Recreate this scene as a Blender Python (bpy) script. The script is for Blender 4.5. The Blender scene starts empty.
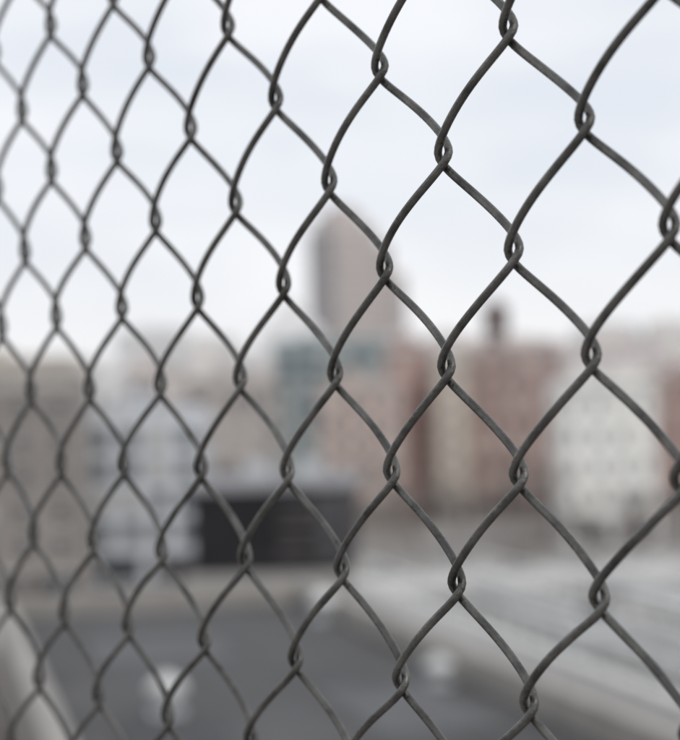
import bpy, math, random
import numpy as np
from mathutils import Matrix, Vector
random.seed(7)
S=bpy.context.scene
CAMZ=18.0

# ------------------------------------------------------------------ materials
MATS={}
def mat(name,col,rough=.8,var=.18,scale=.6,metal=0.0,bump=0.0,col2=None,detail=6,spec=.5,bscale=None):
    if name in MATS: return MATS[name]
    m=bpy.data.materials.new(name); m.use_nodes=True
    nt=m.node_tree; N=nt.nodes; L=nt.links
    b=N["Principled BSDF"]; b.inputs["Roughness"].default_value=rough; b.inputs["Metallic"].default_value=metal
    b.inputs["Specular IOR Level"].default_value=spec
    tc=N.new("ShaderNodeTexCoord"); no=N.new("ShaderNodeTexNoise")
    no.inputs["Scale"].default_value=scale; no.inputs["Detail"].default_value=detail; no.inputs["Roughness"].default_value=.62
    L.new(tc.outputs["Object"],no.inputs["Vector"])
    r=N.new("ShaderNodeValToRGB"); r.color_ramp.elements[0].position=.32; r.color_ramp.elements[1].position=.68
    c0=[max(0,c*(1-var)) for c in col]; c1=list(col2) if col2 else [min(1,c*(1+var)) for c in col]
    r.color_ramp.elements[0].color=(*c0,1); r.color_ramp.elements[1].color=(*c1,1)
    L.new(no.outputs["Fac"],r.inputs["Fac"]); L.new(r.outputs["Color"],b.inputs["Base Color"])
    if bump>0:
        n2=N.new("ShaderNodeTexNoise"); n2.inputs["Scale"].default_value=bscale or scale*8; n2.inputs["Detail"].default_value=5
        L.new(tc.outputs["Object"],n2.inputs["Vector"])
        bp=N.new("ShaderNodeBump"); bp.inputs["Strength"].default_value=bump; bp.inputs["Distance"].default_value=.001 if bscale else .02
        L.new(n2.outputs["Fac"],bp.inputs["Height"]); L.new(bp.outputs["Normal"],b.inputs["Normal"])
        mr=N.new("ShaderNodeMapRange"); mr.inputs["To Min"].default_value=max(.05,rough-.12); mr.inputs["To Max"].default_value=min(1,rough+.15)
        L.new(n2.outputs["Fac"],mr.inputs["Value"]); L.new(mr.outputs["Result"],b.inputs["Roughness"])
    MATS[name]=m; return m
def brickmat(name,c1,c2,mortar):
    if name in MATS: return MATS[name]
    m=bpy.data.materials.new(name); m.use_nodes=True
    nt=m.node_tree; N=nt.nodes; L=nt.links; b=N["Principled BSDF"]; b.inputs["Roughness"].default_value=.9
    tc=N.new("ShaderNodeTexCoord"); sx=N.new("ShaderNodeSeparateXYZ"); L.new(tc.outputs["Object"],sx.inputs[0])
    ad=N.new("ShaderNodeMath"); ad.operation='ADD'; L.new(sx.outputs["X"],ad.inputs[0]); L.new(sx.outputs["Y"],ad.inputs[1])
    cx=N.new("ShaderNodeCombineXYZ"); L.new(ad.outputs[0],cx.inputs["X"]); L.new(sx.outputs["Z"],cx.inputs["Y"])
    br=N.new("ShaderNodeTexBrick"); br.inputs["Scale"].default_value=1
    br.inputs["Brick Width"].default_value=.22; br.inputs["Row Height"].default_value=.075; br.inputs["Mortar Size"].default_value=.008
    br.inputs["Color1"].default_value=(*c1,1); br.inputs["Color2"].default_value=(*c2,1); br.inputs["Mortar"].default_value=(*mortar,1)
    L.new(cx.outputs[0],br.inputs["Vector"])
    no=N.new("ShaderNodeTexNoise"); no.inputs["Scale"].default_value=.25; no.inputs["Detail"].default_value=6; L.new(tc.outputs["Object"],no.inputs["Vector"])
    mr=N.new("ShaderNodeMapRange"); mr.inputs["To Min"].default_value=.65; mr.inputs["To Max"].default_value=1.35; L.new(no.outputs["Fac"],mr.inputs["Value"])
    mx=N.new("ShaderNodeVectorMath"); mx.operation='SCALE'; L.new(br.outputs["Color"],mx.inputs[0]); L.new(mr.outputs["Result"],mx.inputs["Scale"])
    L.new(mx.outputs[0],b.inputs["Base Color"])
    MATS[name]=m; return m

GLASS=mat("window_glass",(.09,.10,.11),rough=.15,var=.5,scale=.35)
TRIM=mat("stone_trim",(.55,.53,.5),var=.1)
ROOFG=mat("roof_gravel",(.34,.33,.33),var=.2,scale=.3)
ROOFD=mat("roof_membrane_dark",(.068,.067,.068),rough=.8,var=.3,scale=.35,bump=.3)
CONC=mat("concrete",(.36,.345,.325),var=.18,scale=.5,bump=.3)
METL=mat("galvanised_duct",(.55,.56,.57),rough=.45,var=.1,metal=.4)
DARK=mat("dark_steel",(.018,.016,.018),rough=.5,var=.3,spec=.3)
SHOP=mat("shopfront",(.13,.12,.12),rough=.4,var=.5,scale=.2)

# ------------------------------------------------------------------ mesh builder
class MB:
    def __init__(s): s.v=[]; s.f=[]; s.m=[]; s.mats=[]
    def mi(s,m):
        if m not in s.mats: s.mats.append(m)
        return s.mats.index(m)
    def poly(s,pts,faces,m):
        o=len(s.v); s.v+= [tuple(p) for p in pts]; k=s.mi(m)
        for f in faces: s.f.append(tuple(o+i for i in f)); s.m.append(k)
    def box(s,x0,x1,y0,y1,z0,z1,m):
        s.poly([(x0,y0,z0),(x1,y0,z0),(x1,y1,z0),(x0,y1,z0),(x0,y0,z1),(x1,y0,z1),(x1,y1,z1),(x0,y1,z1)],
            [(0,3,2,1),(4,5,6,7),(0,1,5,4),(1,2,6,5),(2,3,7,6),(3,0,4,7)],m)
    def cyl(s,x,y,z0,z1,r0,r1,m,n=16):
        p=[(x+r0*math.cos(2*math.pi*i/n),y+r0*math.sin(2*math.pi*i/n),z0) for i in range(n)]
        p+=[(x+r1*math.cos(2*math.pi*i/n),y+r1*math.sin(2*math.pi*i/n),z1) for i in range(n)]
        f=[(i,(i+1)%n,n+(i+1)%n,n+i) for i in range(n)]+[tuple(range(n-1,-1,-1)),tuple(range(n,2*n))]
        s.poly(p,f,m)
    def tube(s,a,b,r0,r1,m,n=6):
        a=Vector(a);b=Vector(b); d=(b-a).normalized(); q=d.orthogonal().normalized(); w=d.cross(q)
        p=[a+(q*math.cos(2*math.pi*i/n)+w*math.sin(2*math.pi*i/n))*r0 for i in range(n)]
        p+=[b+(q*math.cos(2*math.pi*i/n)+w*math.sin(2*math.pi*i/n))*r1 for i in range(n)]
        s.poly(p,[(i,(i+1)%n,n+(i+1)%n,n+i) for i in range(n)]+[tuple(range(n-1,-1,-1)),tuple(range(n,2*n))],m)
    def mesh(s,name):
        me=bpy.data.meshes.new(name); me.from_pydata(s.v,[],s.f)
        for m in s.mats: me.materials.append(m)
        me.polygons.foreach_set("material_index",s.m); me.update(); return me
    def obj(s,name,loc=(0,0,0),rot=0):
        o=bpy.data.objects.new(name,s.mesh(name)); S.collection.objects.link(o)
        o.location=loc; o.rotation_euler=(0,0,math.radians(rot)); return o
def place(me,name,loc,rot=0,sc=1):
    o=bpy.data.objects.new(name,me); S.collection.objects.link(o); o.location=loc
    o.rotation_euler=(0,0,math.radians(rot)); o.scale=(sc,sc,sc); return o

# ------------------------------------------------------------------ buildings
def facade(b,side,w,d,z0,z1,bay,fl,ww,wh,glass=GLASS,trim=TRIM,sill=True,skip=.0,curtain=None):
    n=max(1,int(w/bay)) if side in(0,2) else max(1,int(d/bay))
    L=w if side in(0,2) else d; st=L/n; nf=max(1,int((z1-z0)/fl)); sf=(z1-z0)/nf
    def bx(a0,a1,e0,e1,za,zb,m):
        if side==0: b.box(a0,a1,-d/2-e1,-d/2-e0,za,zb,m)
        elif side==2: b.box(a0,a1,d/2+e0,d/2+e1,za,zb,m)
        elif side==1: b.box(w/2+e0,w/2+e1,a0,a1,za,zb,m)
        else: b.box(-w/2-e1,-w/2-e0,a0,a1,za,zb,m)
    for j in range(nf):
        for i in range(n):
            if random.random()<skip: continue
            c=-L/2+(i+.5)*st; za=z0+(j+.5)*sf-wh/2; zb=za+wh
            g=glass if not curtain or random.random()>.25 else curtain
            bx(c-ww/2,c+ww/2,.004,.03,za,zb,g)
            bx(c-ww/2,c+ww/2,.032,.07,za+wh*.48,za+wh*.53,trim)
            if sill:
                bx(c-ww/2-.12,c+ww/2+.12,.004,.14,za-.16,za-.004,trim)
                bx(c-ww/2-.12,c+ww/2+.12,.004,.09,zb+.004,zb+.2,trim)
CURT=mat("window_blind",(.5,.48,.44),rough=.4,var=.2)
def building(name,x,y,w,d,h,wall,rot=0,bay=3.0,fl=3.4,ww=1.3,wh=1.9,trim=TRIM,roof=ROOFG,shop=True,kit=True,glass=GLASS,cornice=True,z0=0,sill=True):
    b=MB(); b.box(-w/2,w/2,-d/2,d/2,z0-.5,h-.9,wall)
    t=.35
    b.box(-w/2,w/2,-d/2,-d/2+t,h-.898,h,wall); b.box(-w/2,w/2,d/2-t,d/2,h-.898,h,wall)
    b.box(-w/2,-w/2+t,-d/2+t+.003,d/2-t-.003,h-.898,h,wall); b.box(w/2-t,w/2,-d/2+t+.003,d/2-t-.003,h-.898,h,wall)
    b.box(-w/2+t+.004,w/2-t-.004,-d/2+t+.004,d/2-t-.004,h-.897,h-.85,roof)
    for (x0,x1,y0,y1) in ((-w/2-.06,w/2+.06,-d/2-.06,-d/2+t+.04),(-w/2-.06,w/2+.06,d/2-t-.04,d/2+.06)):
        b.box(x0,x1,y0,y1,h+.003,h+.12,trim)
    for (x0,x1) in ((-w/2-.06,-w/2+t+.04),(w/2-t-.04,w/2+.06)):
        b.box(x0,x1,-d/2+t+.045,d/2-t-.045,h+.003,h+.12,trim)
    if cornice:
        b.box(-w/2-.35,w/2+.35,-d/2-.4,-d/2-.004,h-1.25,h-.75,trim)
        b.box(-w/2-.18,w/2+.18,-d/2-.2,-d/2-.006,h-1.6,h-1.254,trim)
    zs=z0+ (4.2 if shop else .6)
    if shop:
        n=max(2,int(w/4.5))
        for i in range(n):
            c=-w/2+(i+.5)*w/n
            b.box(c-w/n*.4,c+w/n*.4,-d/2-.06,-d/2-.004,z0+.5,z0+3.1,SHOP if i%3 else GLASS)
            b.box(c-w/n*.42,c+w/n*.42,-d/2-.5,-d/2-.005,z0+3.2,z0+3.6,trim)
        b.box(-.6+w*.3,.6+w*.3,-d/2-.1,-d/2-.062,z0+.1,z0+2.5,DARK)
    for s in range(4): facade(b,s,w,d,zs,h-1.7,bay,fl,ww,wh,glass,trim,sill,curtain=CURT)
    if kit:
        b.box(-w*.25,-w*.25+3,d*.05,d*.05+3.5,h-.848,h+1.9,wall); b.box(-w*.25-.1,-w*.25+3.1,d*.05-.1,d*.05+3.6,h+1.903,h+2.05,trim)
        for k in range(3):
            cx=random.uniform(-w*.1,w*.36); cy=random.uniform(-d*.3,d*.3)
            b.box(cx,cx+1.4,cy,cy+1.1,h-.7,h+.2+.2*k,METL); b.cyl(cx+.7,cy+.55,h+.21+.2*k,h+.35+.2*k,.4,.4,DARK,10)
    return b.obj(name,(x,y,0),rot)

red=brickmat("brick_red",(.45,.27,.235),(.38,.215,.19),(.45,.41,.38))
redb=brickmat("brick_redbrown",(.45,.295,.265),(.39,.25,.225),(.46,.42,.39))
pink=brickmat("brick_pink",(.59,.455,.405),(.52,.39,.345),(.54,.5,.47))
tan=brickmat("brick_tan",(.64,.56,.48),(.56,.49,.41),(.57,.53,.48))
grey=brickmat("brick_greybrown",(.30,.27,.25),(.24,.215,.20),(.31,.29,.27))
greyl=brickmat("brick_grey_light",(.46,.415,.395),(.39,.35,.335),(.47,.44,.42))
cream=mat("cream_stucco",(.86,.85,.81),var=.07,scale=.3)
blue=mat("pale_blue_panel",(.68,.70,.73),var=.1,scale=.4)
teal=mat("teal_cladding",(.28,.335,.345),var=.15,scale=.3,rough=.5)
towA=mat("tower_brick",(.53,.48,.46),var=.10,scale=.08)
hz1=mat("limestone_hazed",(.77,.74,.71),var=.1,scale=.06)  # distance haze painted into the wall colour, no volume in the air
hz2=mat("far_brick_hazed",(.69,.63,.61),var=.12,scale=.06)  # brick paled in its base colour to stand in for haze
hz3=mat("far_concrete_hazed",(.77,.77,.77),var=.1,scale=.06)  # concrete lightened, aerial haze put into the colour
FGL=mat("far_window_glass_hazed",(.36,.37,.39),rough=.2,var=.3)  # glass lightened for the far rows, haze painted into it

building("apartment_building",-37,188,19,16,23.6,grey,rot=3,bay=3.2)
building("office_building",-22.3,207,12.6,14,20.0,blue,rot=-2,bay=2.9,ww=1.9,wh=2.0,trim=mat("blue_grey_trim",(.33,.35,.39)),cornice=False,roof=ROOFD)
building("apartment_building",-19,310,15,18,25.5,greyl,rot=5)
building("brick_building",-31,300,10,15,28,hz2,rot=2)
building("brick_building",3.8,305,14.0,14,24.5,pink,rot=-4,cornice=True)
building("office_building",-2,385,25,22,35,teal,rot=4,ww=2.4,wh=2.1,cornice=False,shop=False,trim=mat("teal_trim",(.38,.44,.44)))
building("brick_building",12.4,318,8.0,14,31,red,rot=2)
building("brick_building",19.0,312,5.5,13,28,tan,rot=1)
building("brick_building",31.5,326,17.5,18,30.5,redb,rot=-3)
building("apartment_building",36.5,248,12.8,13,22.6,cream,rot=2,bay=2.6,ww=.9,wh=2.1,trim=mat("grey_trim",(.6,.6,.58)))
building("brick_building",69,335,22,15,25,red,rot=-2)
building("brick_building",48.5,300,9,14,20,pink,rot=0)
building("brick_building",-58,230,14,14,24,redb,rot=0)
building("brick_building",62,255,15,14,22,tan,rot=0)
building("brick_building",84,262,18,14,19,greyl,rot=0)
building("apartment_building",-55,300,20,14,30,tan,rot=3)

def tower(name,x,y,rot):
    b=MB(); tg=mat("tower_glass",(.20,.19,.20),rough=.2,var=.3)
    for (x0,x1,y0,y1,h) in ((-10,9,-13,13,94),(9.02,16,-10,10,87),(16.02,23,-8,8,76)):
        b.box(x0,x1,y0,y1,0,h,towA)
        n=int((y1-y0)/3.4)
        for j in range(int((h-6)/3.6)):
            z=5+j*3.6
            k=int((x1-x0)/3.3)
            for i in range(k):
                c=x0+(i+.5)*(x1-x0)/k; b.box(c-.8,c+.8,y0-.05,y0-.005,z,z+1.6,tg)
            if x0==-10:
                for i in range(n):
                    c=y0+(i+.5)*(y1-y0)/n; b.box(x0-.05,x0-.005,c-1.3,c+1.3,z,z+2.7,tg)
    b.box(-8,5,-9,9,94.02,99,towA); b.box(-5,3,-5,5,99.02,102.5,towA)
    b.cyl(-1,0,102.52,105,.25,.15,DARK,8)
    b.box(-10.15,9.01,-13.15,13.15,91.6,92.4,TRIM)
    return b.obj(name,(x,y,0),rot)
tower("apartment_tower",3,700,24)

wm=mat("white_metal",(.9,.9,.9),var=.03,rough=.6)
b=MB(); b.box(-9,9,-12,12,0,42,wm)
b.poly([(-9.4,-12.4,42.01),(9.4,-12.4,42.01),(9.4,12.4,42.01),(-9.4,12.4,42.01),(0,-12.4,53),(0,12.4,53)],[(0,1,4),(1,2,5,4),(2,3,5),(3,0,4,5),(0,3,2,1)],wm)
for j in range(9):
    for i in range(4): b.box(-5.6+i*3.2,-4.2+i*3.2,-12.06,-12.005,3+j*3.6,5+j*3.6,GLASS)
b.obj("gabled_hall",(-14,500,0),4)

b=MB(); wd=mat("water_tank_wood",(.13,.085,.075),var=.3,scale=1.5)
for sx in(-1.7,1.7):
    for sy in(-1.7,1.7): b.tube((sx,sy,0),(sx*.9,sy*.9,3.4),.13,.13,DARK)
for a,c in (((-1.7,-1.7),(1.7,-1.7)),((-1.7,1.7),(1.7,1.7))):
    b.tube((*a,.4),(c[0]*.9,c[1]*.9,3.2),.06,.06,DARK); b.tube((*c,.4),(a[0]*.9,a[1]*.9,3.2),.06,.06,DARK)
b.box(-2.1,2.1,-2.1,2.1,3.4,3.6,DARK); b.cyl(0,0,3.61,8.0,2.3,2.15,wd,20)
for z in (4.2,5.2,6.2,7.2): b.cyl(0,0,z,z+.08,2.33,2.33,DARK,20)
b.cyl(0,0,8.01,9.9,2.45,.05,wd,20)
b.obj("water_tower",(29.0,324,29.7))

frng=random.Random(21)
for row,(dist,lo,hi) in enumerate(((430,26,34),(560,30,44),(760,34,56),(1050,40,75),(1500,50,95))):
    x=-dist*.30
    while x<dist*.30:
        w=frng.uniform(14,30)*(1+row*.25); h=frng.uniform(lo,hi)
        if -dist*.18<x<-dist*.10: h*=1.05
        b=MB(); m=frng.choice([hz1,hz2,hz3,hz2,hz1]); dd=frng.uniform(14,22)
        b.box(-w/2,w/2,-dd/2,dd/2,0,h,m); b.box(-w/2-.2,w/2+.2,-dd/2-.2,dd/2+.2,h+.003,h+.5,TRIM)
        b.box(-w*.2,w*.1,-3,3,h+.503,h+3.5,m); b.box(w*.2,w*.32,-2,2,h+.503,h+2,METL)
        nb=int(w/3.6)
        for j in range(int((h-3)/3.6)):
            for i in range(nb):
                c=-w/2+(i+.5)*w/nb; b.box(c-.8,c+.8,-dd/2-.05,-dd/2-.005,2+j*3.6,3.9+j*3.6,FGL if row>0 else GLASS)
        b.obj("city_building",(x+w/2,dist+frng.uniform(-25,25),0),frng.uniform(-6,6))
        x+=w*frng.uniform(.95,1.25)

# ------------------------------------------------------------------ ground, roads
asph=mat("asphalt",(.12,.12,.12),var=.2,scale=.15); pave=mat("pavement_concrete",(.38,.37,.35),var=.12,scale=.3)
b=MB(); b.poly([(-5000,-1000,0),(5000,-1000,0),(5000,9000,0),(-5000,9000,0)],[(0,1,2,3)],mat("ground_soil",(.24,.225,.21),var=.3,scale=.05)); b.obj("ground")
b=MB(); b.poly([(-300,206,.004),(300,206,.004),(300,228,.004),(-300,228,.004)],[(0,1,2,3)],asph)
b.obj("road",(0,-24,0))
b=MB(); b.poly([(-6,0,.008),(6,0,.008),(6,520,.008),(-6,520,.008)],[(0,1,2,3)],asph); b.obj("road",(48,62,0),-6)
b=MB(); b.box(-300,300,0,4,0,.13,pave); b.obj("pavement",(0,177.8,0))
b=MB(); b.box(-300,300,0,9,0,.13,pave); b.obj("pavement",(0,204.3,0))
white=mat("road_paint",(.75,.75,.72),var=.1)
b=MB()
for i in range(90): b.poly([(-300+i*7,192.9,.012),(-297+i*7,192.9,.012),(-297+i*7,193.1,.012),(-300+i*7,193.1,.012)],[(0,1,2,3)],white)
b.obj("road_markings")
b=MB(); b.poly([(4,95,.006),(60,95,.006),(60,176,.006),(4,176,.006)],[(0,1,2,3)],mat("parking_lot_asphalt",(.20,.195,.185),var=.3,scale=.1)); b.obj("parking_lot")

# ------------------------------------------------------------------ near roofs
def roofbuilding(w,d,h,wall,roof,par,ph=.7,pt=.45):
    b=MB(); b.box(-w/2,w/2,-d/2,d/2,-.5,h,wall)
    b.box(-w/2+pt,w/2-pt,-d/2+pt,d/2-pt,h+.004,h+.06,roof)
    b.box(-w/2-.05,w/2+.05,-d/2-.05,-d/2+pt-.003,h+.003,h+ph,par); b.box(-w/2-.05,w/2+.05,d/2-pt+.003,d/2+.05,h+.003,h+ph,par)
    b.box(-w/2-.05,-w/2+pt-.003,-d/2+pt,d/2-pt,h+.003,h+ph,par); b.box(w/2-pt+.003,w/2+.05,-d/2+pt,d/2-pt,h+.003,h+ph,par)
    for s in range(4): facade(b,s,w,d,1,h-1.5,3.5,3.5,1.3,1.9,curtain=CURT)
    for i in range(1,int(w/2)):
        b.box(-w/2+i*2-.03,-w/2+i*2+.03,-d/2+pt+.01,d/2-pt-.01,h+.062,h+.075,roof)
    return b
PARB=mat("parapet_stone",(.33,.31,.285),var=.16,scale=.8)
LCOP=mat("light_coping",(.74,.73,.71),var=.1,scale=.8)
b=roofbuilding(10.2,34,12,grey,ROOFD,PARB)
for (x0,x1,y0,y1,m) in ((-3,.6,4,9,mat("roof_patch_grey",(.10,.10,.103),var=.2,scale=.8)),(1.2,3.6,-8,-2,MATS["roof_patch_grey"]),(-3.6,-1.5,-9,-5,mat("roof_patch_dark",(.045,.045,.047),var=.3,scale=.8))):
    b.box(x0,x1,y0,y1,12.078,12.09,m)
b.obj("flat_roof_building",(-2.35,40.6,0),13)
vw=mat("vent_white",(.7,.7,.69),var=.08)
for (x,y,s) in ((-3.75,36.3,.95),(2.0,39.2,.75),(-.7,52.5,1.0)):
    b=MB(); b.cyl(0,0,0,.5,.22,.22,METL,16); b.cyl(0,0,.5,.62,.42,.42,vw,16); b.cyl(0,0,.621,.85,.42,.12,vw,16)
    b.box(-.35,.35,-.35,.35,-.02,.08,METL)
    b.obj("roof_vent",(x,y,12.07),10).scale=(s,s,s)
TB=mat("roof_pavers",(.145,.14,.132),var=.35,scale=.25)
b=roofbuilding(22,66,9.5,CONC,TB,LCOP,ph=.8,pt=.5)
for x0 in (-5.2,1.2,6.5): b.box(x0,x0+.4,-32,32,9.58,10.3,LCOP)
for y0 in (-16,2,17): b.box(-4.75,1.15,y0,y0+.4,9.58,10.2,CONC)
for (x0,y0) in ((-8.5,8),(-8,-6),(3.2,10),(3.5,-8),(8,20)): b.box(x0,x0+1.8,y0,y0+1.5,9.62,10.9,METL); b.cyl(x0+.9,y0+.75,10.903,11.1,.55,.55,DARK,14)
b.obj("terrace_building",(17.9,55.5,0),12)
ca,sa=math.cos(math.radians(12)),math.sin(math.radians(12))
railm=mat("painted_rail",(.8,.8,.78),rough=.4,var=.06)
def railing(name,loc,rot,L,n,h=1.1):
    b=MB(); m=railm
    for i in range(n+1): b.tube((-L/2+i*L/n,0,0),(-L/2+i*L/n,0,h-.09),.04,.04,m,8)
    for z in (h*.33,h*.66): b.tube((-L/2,0,z),(L/2,0,z),.035,.035,m,8)
    b.box(-L/2,L/2,-.09,.09,h-.08,h,m)
    b.obj(name,loc,rot)
for lx in (-10.75,-5.0,1.4): railing("roof_railing",(17.9+lx*ca,55.5+lx*sa,10.31),102,62,32)
def pipe(loc,rot,L,z=.55):
    b=MB(); n=int(L/3)
    b.tube((0,-L/2,z),(0,L/2,z),.17,.17,railm,14)
    for i in range(n+1):
        y=-L/2+.3+i*(L-.6)/n; b.box(-.28,.28,y-.08,y+.08,0,z-.175,METL); b.tube((0,y-.06,z),(0,y+.06,z),.2,.2,METL,14)
    b.tube((0,L/2-.02,z),(0,L/2-.02,z-.53),.16,.16,railm,14)
    b.obj("roof_pipe",loc,rot)
for lx,rr,L in ((-7.8,12,40),(-1.8,12,44),(4.6,12,40)): pipe((17.9+lx*ca+.5,55.5+lx*sa-1.5,9.56),rr,L)
b=MB(); b.box(-.25,.25,-30,30,0,1.3,LCOP); b.box(-.32,.32,-30.1,30.1,1.303,1.42,LCOP); lwm=b.mesh("boundary_wall")
for (x,y,r) in ((9,135,14),(20,138,12),(31,140,12)): place(lwm,"boundary_wall",(x,y,0),r)
b=MB(); lw=mat("grey_roof_edge",(.33,.33,.34),var=.1)
b.box(-4.1,4.1,-7,7,-.5,10.2,CONC); b.box(-4.0,4.0,-6.9,6.9,10.203,14.5,DARK); b.box(-4.3,4.3,-7.2,7.2,14.503,14.85,lw)
b.box(-3.8,3.8,-6.7,6.7,14.853,14.9,mat("roof_grey",(.27,.27,.28),var=.15,scale=.4))
for i in range(8): b.box(-3.95+i*1.12,-3.87+i*1.12,-6.98,-6.905,10.25,14.45,DARK)
for z in (11.2,12.3,13.3): b.box(.4,3.95,-7.03,-6.985,z,z+.28,SHOP)
b.box(2.4,3.95,-7.035,-7.032,10.6,14.2,mat("dim_glass",(.07,.068,.072),rough=.3,var=.3))
b.box(-4.4,4.4,-9.5,-7.04,-.5,10.1,CONC)
for k in range(2): b.box(-2+k*3,-.6+k*3,0,1.6,14.903,15.9,METL)
b.obj("penthouse",(-3.5,98,0),-3)
b=roofbuilding(12,22,8.2,grey,ROOFG,PARB); b.obj("annex_building",(-15.2,84,0),5)
b=roofbuilding(14,30,9.5,grey,mat("roof_brown",(.20,.185,.17),var=.2,scale=.4),PARB); b.obj("low_building",(-17.9,50,0),16)

# ------------------------------------------------------------------ bare trees
bark=mat("bark",(.24,.21,.19),var=.3,scale=3)
def treemesh_fast(seed):
    r=random.Random(seed); b=MB()
    def br(p,d,L,rad,lv):
        n=2
        for i in range(n):
            q=p+d*(L/n); b.tube(p,q,rad*(1-.25*i),rad*(1-.25*(i+1)),bark,6 if lv<2 else 3)
            p=q; d=(d+Vector((r.uniform(-.2,.2),r.uniform(-.2,.2),r.uniform(-.02,.14)))).normalized()
            if lv<5 and not(lv==0 and i==0):
                for _ in range(4 if lv==0 else 2):
                    a=r.uniform(0,2*math.pi); s=r.uniform(.5,1.1)
                    o=d.orthogonal().normalized(); o.rotate(Matrix.Rotation(a,3,d))
                    br(p,(d+o*s).normalized(),L*r.uniform(.58,.78),max(.018,rad*.5),lv+1)
    br(Vector((0,0,0)),Vector((0,0,1)),5.2,.24,0)
    return b.mesh("bare_tree")
TM=[treemesh_fast(s) for s in (1,2,3)]
trng=random.Random(5)
for (x,y) in ((-23,210),(-13,222),(-7,232),(-1,226),(5,236),(16,240),(27,236),(-17,250),(-10,262),(3,268),(9,260),(23,262),(46,236),(60,236),
              (-30,214),(13,206),(-4,206),(28,207),(-9,206),(7,176),(19,173),(30,176),(14,150),(25,156),(47,170)):
    place(trng.choice(TM),"bare_tree",(x+trng.uniform(-1,1),y,0),trng.uniform(0,360),trng.uniform(.6,.95))

# ------------------------------------------------------------------ cars
tyre=mat("tyre",(.03,.03,.03),rough=.9)
def carmesh(name,col):
    p=mat("car_paint_"+name,col,rough=.25,var=.03); b=MB()
    def ext(prof,y0,y1,m,yt=None):
        n=len(prof); yt=yt or {}
        pts=[(x,y0+yt.get(i,0),z) for i,(x,z) in enumerate(prof)]+[(x,y1-yt.get(i,0),z) for i,(x,z) in enumerate(prof)]
        b.poly(pts,[tuple(range(n)),tuple(range(2*n-1,n-1,-1))]+[(i,n+i,n+(i+1)%n,(i+1)%n) for i in range(n)],m)
    ext([(-2.2,.3),(2.15,.3),(2.25,.55),(2.15,.78),(1.1,.95),(-1.6,1.0),(-2.2,.92),(-2.28,.6)],-.88,.88,p,{3:.08,4:.05,5:.05,6:.08,0:.05,1:.05})
    ext([(-1.75,.985),(1.05,.935),(.3,1.38),(-1.2,1.40)],-.8,.8,GLASS,{2:.16,3:.16})
    ext([(-1.15,1.402),(.28,1.385),(.2,1.45),(-1.05,1.46)],-.63,.63,p,{2:.05,3:.05})
    for x in (-1.35,1.38):
        for y in (-.9,.9):
            b.tube((x,y-.1,.33),(x,y+.1,.33),.33,.33,tyre,18); b.tube((x,y-.11,.33),(x,y+.11,.33),.19,.19,METL,12)
    for y in (-.65,.65):
        b.box(2.17,2.24,y-.16,y+.16,.6,.74,white); b.box(-2.29,-2.22,y-.14,y+.14,.65,.82,p)
    return b.mesh("parked_car")
CM=[carmesh("red",(.5,.03,.06)),carmesh("silver",(.5,.51,.53)),carmesh("white",(.75,.75,.74)),carmesh("black",(.03,.03,.035)),carmesh("blue",(.06,.1,.22)),carmesh("grey",(.2,.2,.21))]
for (x,y,c,r) in ((40.5,200.8,0,0),(34,200.8,2,0),(46.5,200.8,0,0),(27,200.8,1,0),(20,200.8,3,0),(12.5,200.8,2,0),(5,200.8,5,0),(-3,200.8,4,0),(-10,200.8,1,0),
                  (38,184.4,0,180),(31,184.4,5,180),(24,184.4,2,180),(15,184.4,1,180),(34,172,0,20),(37,166,0,20),(41,173,0,10),(13,130,1,90),(16,130,5,90),(25,130,4,90),(11,116,2,90),(17,116,1,90),(22.5,116,3,90),(27.5,130,2,90),(33,150,2,0),
                  (29,116,1,90),(26.5,116,2,90),(-34,196,4,0),(-29,196,1,0)):
    place(CM[c],"parked_car",(x,y,.012),r)
b=MB(); b.tube((0,0,0),(0,0,8),.1,.06,METL,8); b.tube((0,0,8),(1.8,0,8.5),.05,.04,METL,8); b.box(1.5,2.3,-.14,.14,8.45,8.6,METL); b.box(-.2,.2,-.2,.2,0,.4,METL)
lm=b.mesh("street_lamp")
for x,y in ((33,204.8),(12,204.8),(-12,204.8),(22,181),(44,181),(-35,181)): place(lm,"street_lamp",(x,y,.13),-90)

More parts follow.
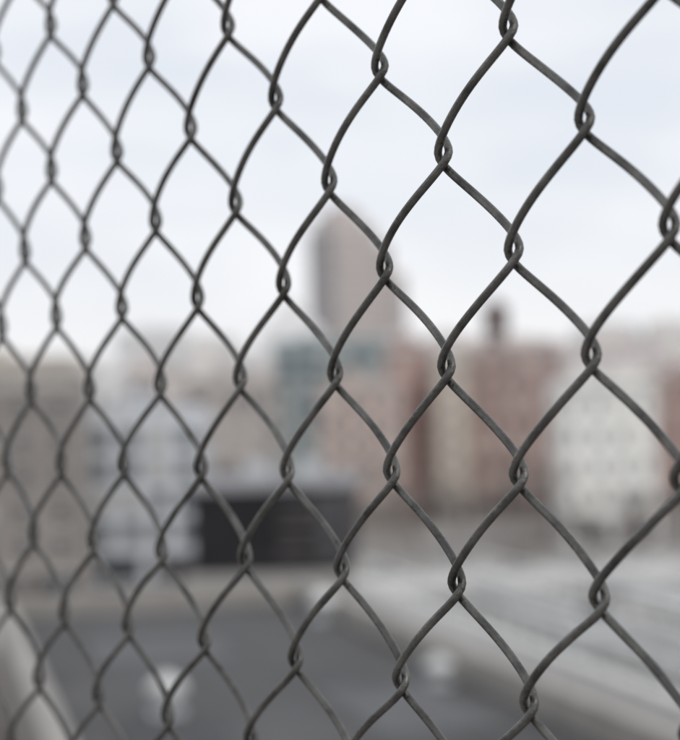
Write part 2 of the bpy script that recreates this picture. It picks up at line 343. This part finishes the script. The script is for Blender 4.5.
# ------------------------------------------------------------------ the chain link fence
h=.0715; w=h/2; phi=.99843; Z0=.64316; u0=.13960; v0=.01511
dv=np.array([math.cos(phi),-math.sin(phi),0]); nv=np.array([-math.sin(phi),-math.cos(phi),0])
wr=.00142; e=.00225; Nn=.0042; kk=.935; NS=44; SD=12
V=[];F=[];off=0
JT,JB=13,-20
for i in range(-44,17):
    ph=0.0 if i%2==0 else .5
    T=np.arange(0,(JT-JB)*NS+1)/NS
    tri=np.arcsin(kk*np.cos(2*np.pi*T))/math.asin(kk)
    sn=np.sin(2*np.pi*T)
    n=-Nn*np.sign(sn)*np.abs(sn)**.8
    u=u0+(i+.5)*w-(w/2+e)*tri
    v=v0+(JT+ph-T)*h
    n=n+.0006*np.sin(u*21+v*13)+.0005*np.sin(v*31-u*9+2)+.004*np.sin(u*2.1+v*1.3)*.3
    du=.00045*np.sin(u*47+v*29+1)+.0003*np.sin(v*83-u*31); dvv=.0004*np.sin(u*61-v*17)+.0003*np.sin(v*57+u*90+.5)
    P=np.outer(u+du,dv)+np.outer(n,nv)+np.array([0,Z0,CAMZ]); P[:,2]+=v+dvv
    t=np.gradient(P,axis=0); t/=np.linalg.norm(t,axis=1)[:,None]
    a=np.cross(t,nv); a/=np.linalg.norm(a,axis=1)[:,None]; c=np.cross(t,a)
    ang=np.arange(SD)*2*np.pi/SD
    ring=P[:,None,:]+wr*(a[:,None,:]*np.cos(ang)[None,:,None]+c[:,None,:]*np.sin(ang)[None,:,None])
    m=len(P); V.append(ring.reshape(-1,3))
    A=(np.arange(m-1)[:,None]*SD+np.arange(SD)[None,:]); B=(np.arange(m-1)[:,None]*SD+(np.arange(SD)+1)[None,:]%SD)
    F.append(np.stack([A,B,B+SD,A+SD],-1).reshape(-1,4)+off); off+=m*SD
V=np.concatenate(V);F=np.concatenate(F)
org=np.array([0,Z0,CAMZ]); V=V-org
me=bpy.data.meshes.new("wire_mesh"); me.vertices.add(len(V)); me.vertices.foreach_set("co",V.ravel())
me.loops.add(F.size); me.loops.foreach_set("vertex_index",F.ravel().astype(np.int32))
me.polygons.add(len(F)); me.polygons.foreach_set("loop_start",np.arange(len(F),dtype=np.int32)*4)
me.polygons.foreach_set("use_smooth",np.ones(len(F),bool)); me.update(calc_edges=True)
wire=mat("weathered_wire",(.085,.083,.076),rough=.30,var=.4,scale=70,metal=.75,bump=.45,bscale=700,col2=(.165,.16,.148))
me.materials.append(wire)
fe=bpy.data.objects.new("chain_link_fence",None); S.collection.objects.link(fe); fe.location=org
wo=bpy.data.objects.new("wire_mesh",me); S.collection.objects.link(wo); wo.parent=fe
b=MB(); pm=mat("fence_pipe",(.2,.2,.19),rough=.4,var=.15,scale=20,metal=.5)
dV=Vector(dv)
ztop=v0+JT*h-.02; zb=v0+JB*h+.01
b.tube(dV*-1.5+Vector((0,0,ztop)),dV*.8+Vector((0,0,ztop)),.021,.021,pm,16)
for uu in (-1.5,.8): b.tube(dV*uu+Vector((0,0,zb-.05)),dV*uu+Vector((0,0,ztop+.05)),.03,.03,pm,16)
fo=b.obj("pipe_frame"); fo.parent=fe
b=MB(); b.box(-40,12,-3.2,.16,-18,-1.5,CONC); b.box(-40,12,-.0,.155,-1.497,-1.42,CONC)
o=b.obj("elevated_walkway",(org[0],org[1],org[2])); o.rotation_euler=(0,0,math.atan2(dv[1],dv[0]))

# ------------------------------------------------------------------ world and sun
el=math.radians(42); az=math.radians(140)   # sun behind-right of camera
W=bpy.data.worlds.new("World"); S.world=W; W.use_nodes=True; nt=W.node_tree; N=nt.nodes; L=nt.links
bg=N["Background"]; bg.inputs["Strength"].default_value=.1
sk=N.new("ShaderNodeTexSky"); sk.sky_type='NISHITA'; sk.sun_disc=False; sk.sun_elevation=el; sk.sun_rotation=az
tc=N.new("ShaderNodeTexCoord"); mp=N.new("ShaderNodeMapping"); mp.inputs["Scale"].default_value=(1,1,3.2); mp.inputs["Location"].default_value=(.35,0,.1)
L.new(tc.outputs["Generated"],mp.inputs["Vector"])
no=N.new("ShaderNodeTexNoise"); no.inputs["Scale"].default_value=5.5; no.inputs["Detail"].default_value=5; no.inputs["Roughness"].default_value=.5
L.new(mp.outputs[0],no.inputs["Vector"])
cr=N.new("ShaderNodeValToRGB"); cr.color_ramp.elements[0].position=.36; cr.color_ramp.elements[1].position=.64
cr.color_ramp.elements[0].color=(8.1,8.5,9.2,1); cr.color_ramp.elements[1].color=(9.6,9.75,10.1,1)
L.new(no.outputs["Fac"],cr.inputs["Fac"])
sp=N.new("ShaderNodeSeparateXYZ"); L.new(tc.outputs["Generated"],sp.inputs[0])
mr=N.new("ShaderNodeMapRange"); mr.inputs["From Min"].default_value=0; mr.inputs["From Max"].default_value=.16; mr.inputs["To Min"].default_value=.75; mr.inputs["To Max"].default_value=0; mr.interpolation_type='SMOOTHSTEP'
L.new(sp.outputs["Z"],mr.inputs["Value"])
m1=N.new("ShaderNodeMix"); m1.data_type='RGBA'; L.new(mr.outputs[0],m1.inputs["Factor"]); L.new(cr.outputs["Color"],m1.inputs["A"]); m1.inputs["B"].default_value=(9.9,9.8,9.8,1)
m2=N.new("ShaderNodeMix"); m2.data_type='RGBA'; m2.inputs["Factor"].default_value=.95
L.new(sk.outputs["Color"],m2.inputs["A"]); L.new(m1.outputs["Result"],m2.inputs["B"]); L.new(m2.outputs["Result"],bg.inputs["Color"])
sun=bpy.data.lights.new("sun","SUN"); sun.energy=1.0; sun.angle=math.radians(15); sun.color=(1,.96,.9)
so=bpy.data.objects.new("sun",sun); S.collection.objects.link(so)
sd=Vector((math.sin(az)*math.cos(el),math.cos(az)*math.cos(el),math.sin(el)))
so.rotation_euler=(-sd).to_track_quat('-Z','Y').to_euler(); so.location=(0,0,200)

# ------------------------------------------------------------------ camera
cd=bpy.data.cameras.new("camera"); co=bpy.data.objects.new("camera",cd); S.collection.objects.link(co); S.camera=co
pt=.028304; r=-.029542; f=1760.02
fw=Vector((0,math.cos(pt),math.sin(pt))); up=Vector((0,-math.sin(pt),math.cos(pt))); r0=Vector((1,0,0))
R=math.cos(r)*r0+math.sin(r)*up; U=-math.sin(r)*r0+math.cos(r)*up
M=Matrix(((R.x,U.x,-fw.x,0),(R.y,U.y,-fw.y,0),(R.z,U.z,-fw.z,CAMZ),(0,0,0,1))); co.matrix_world=M
cd.sensor_fit='HORIZONTAL'; cd.sensor_width=36; cd.lens=36*f/680; cd.clip_start=.01; cd.clip_end=20000
cd.dof.use_dof=True; cd.dof.focus_distance=.585; cd.dof.aperture_fstop=10.0; cd.dof.aperture_blades=0
S.view_settings.view_transform='Standard'; S.view_settings.look='None'; S.view_settings.exposure=0
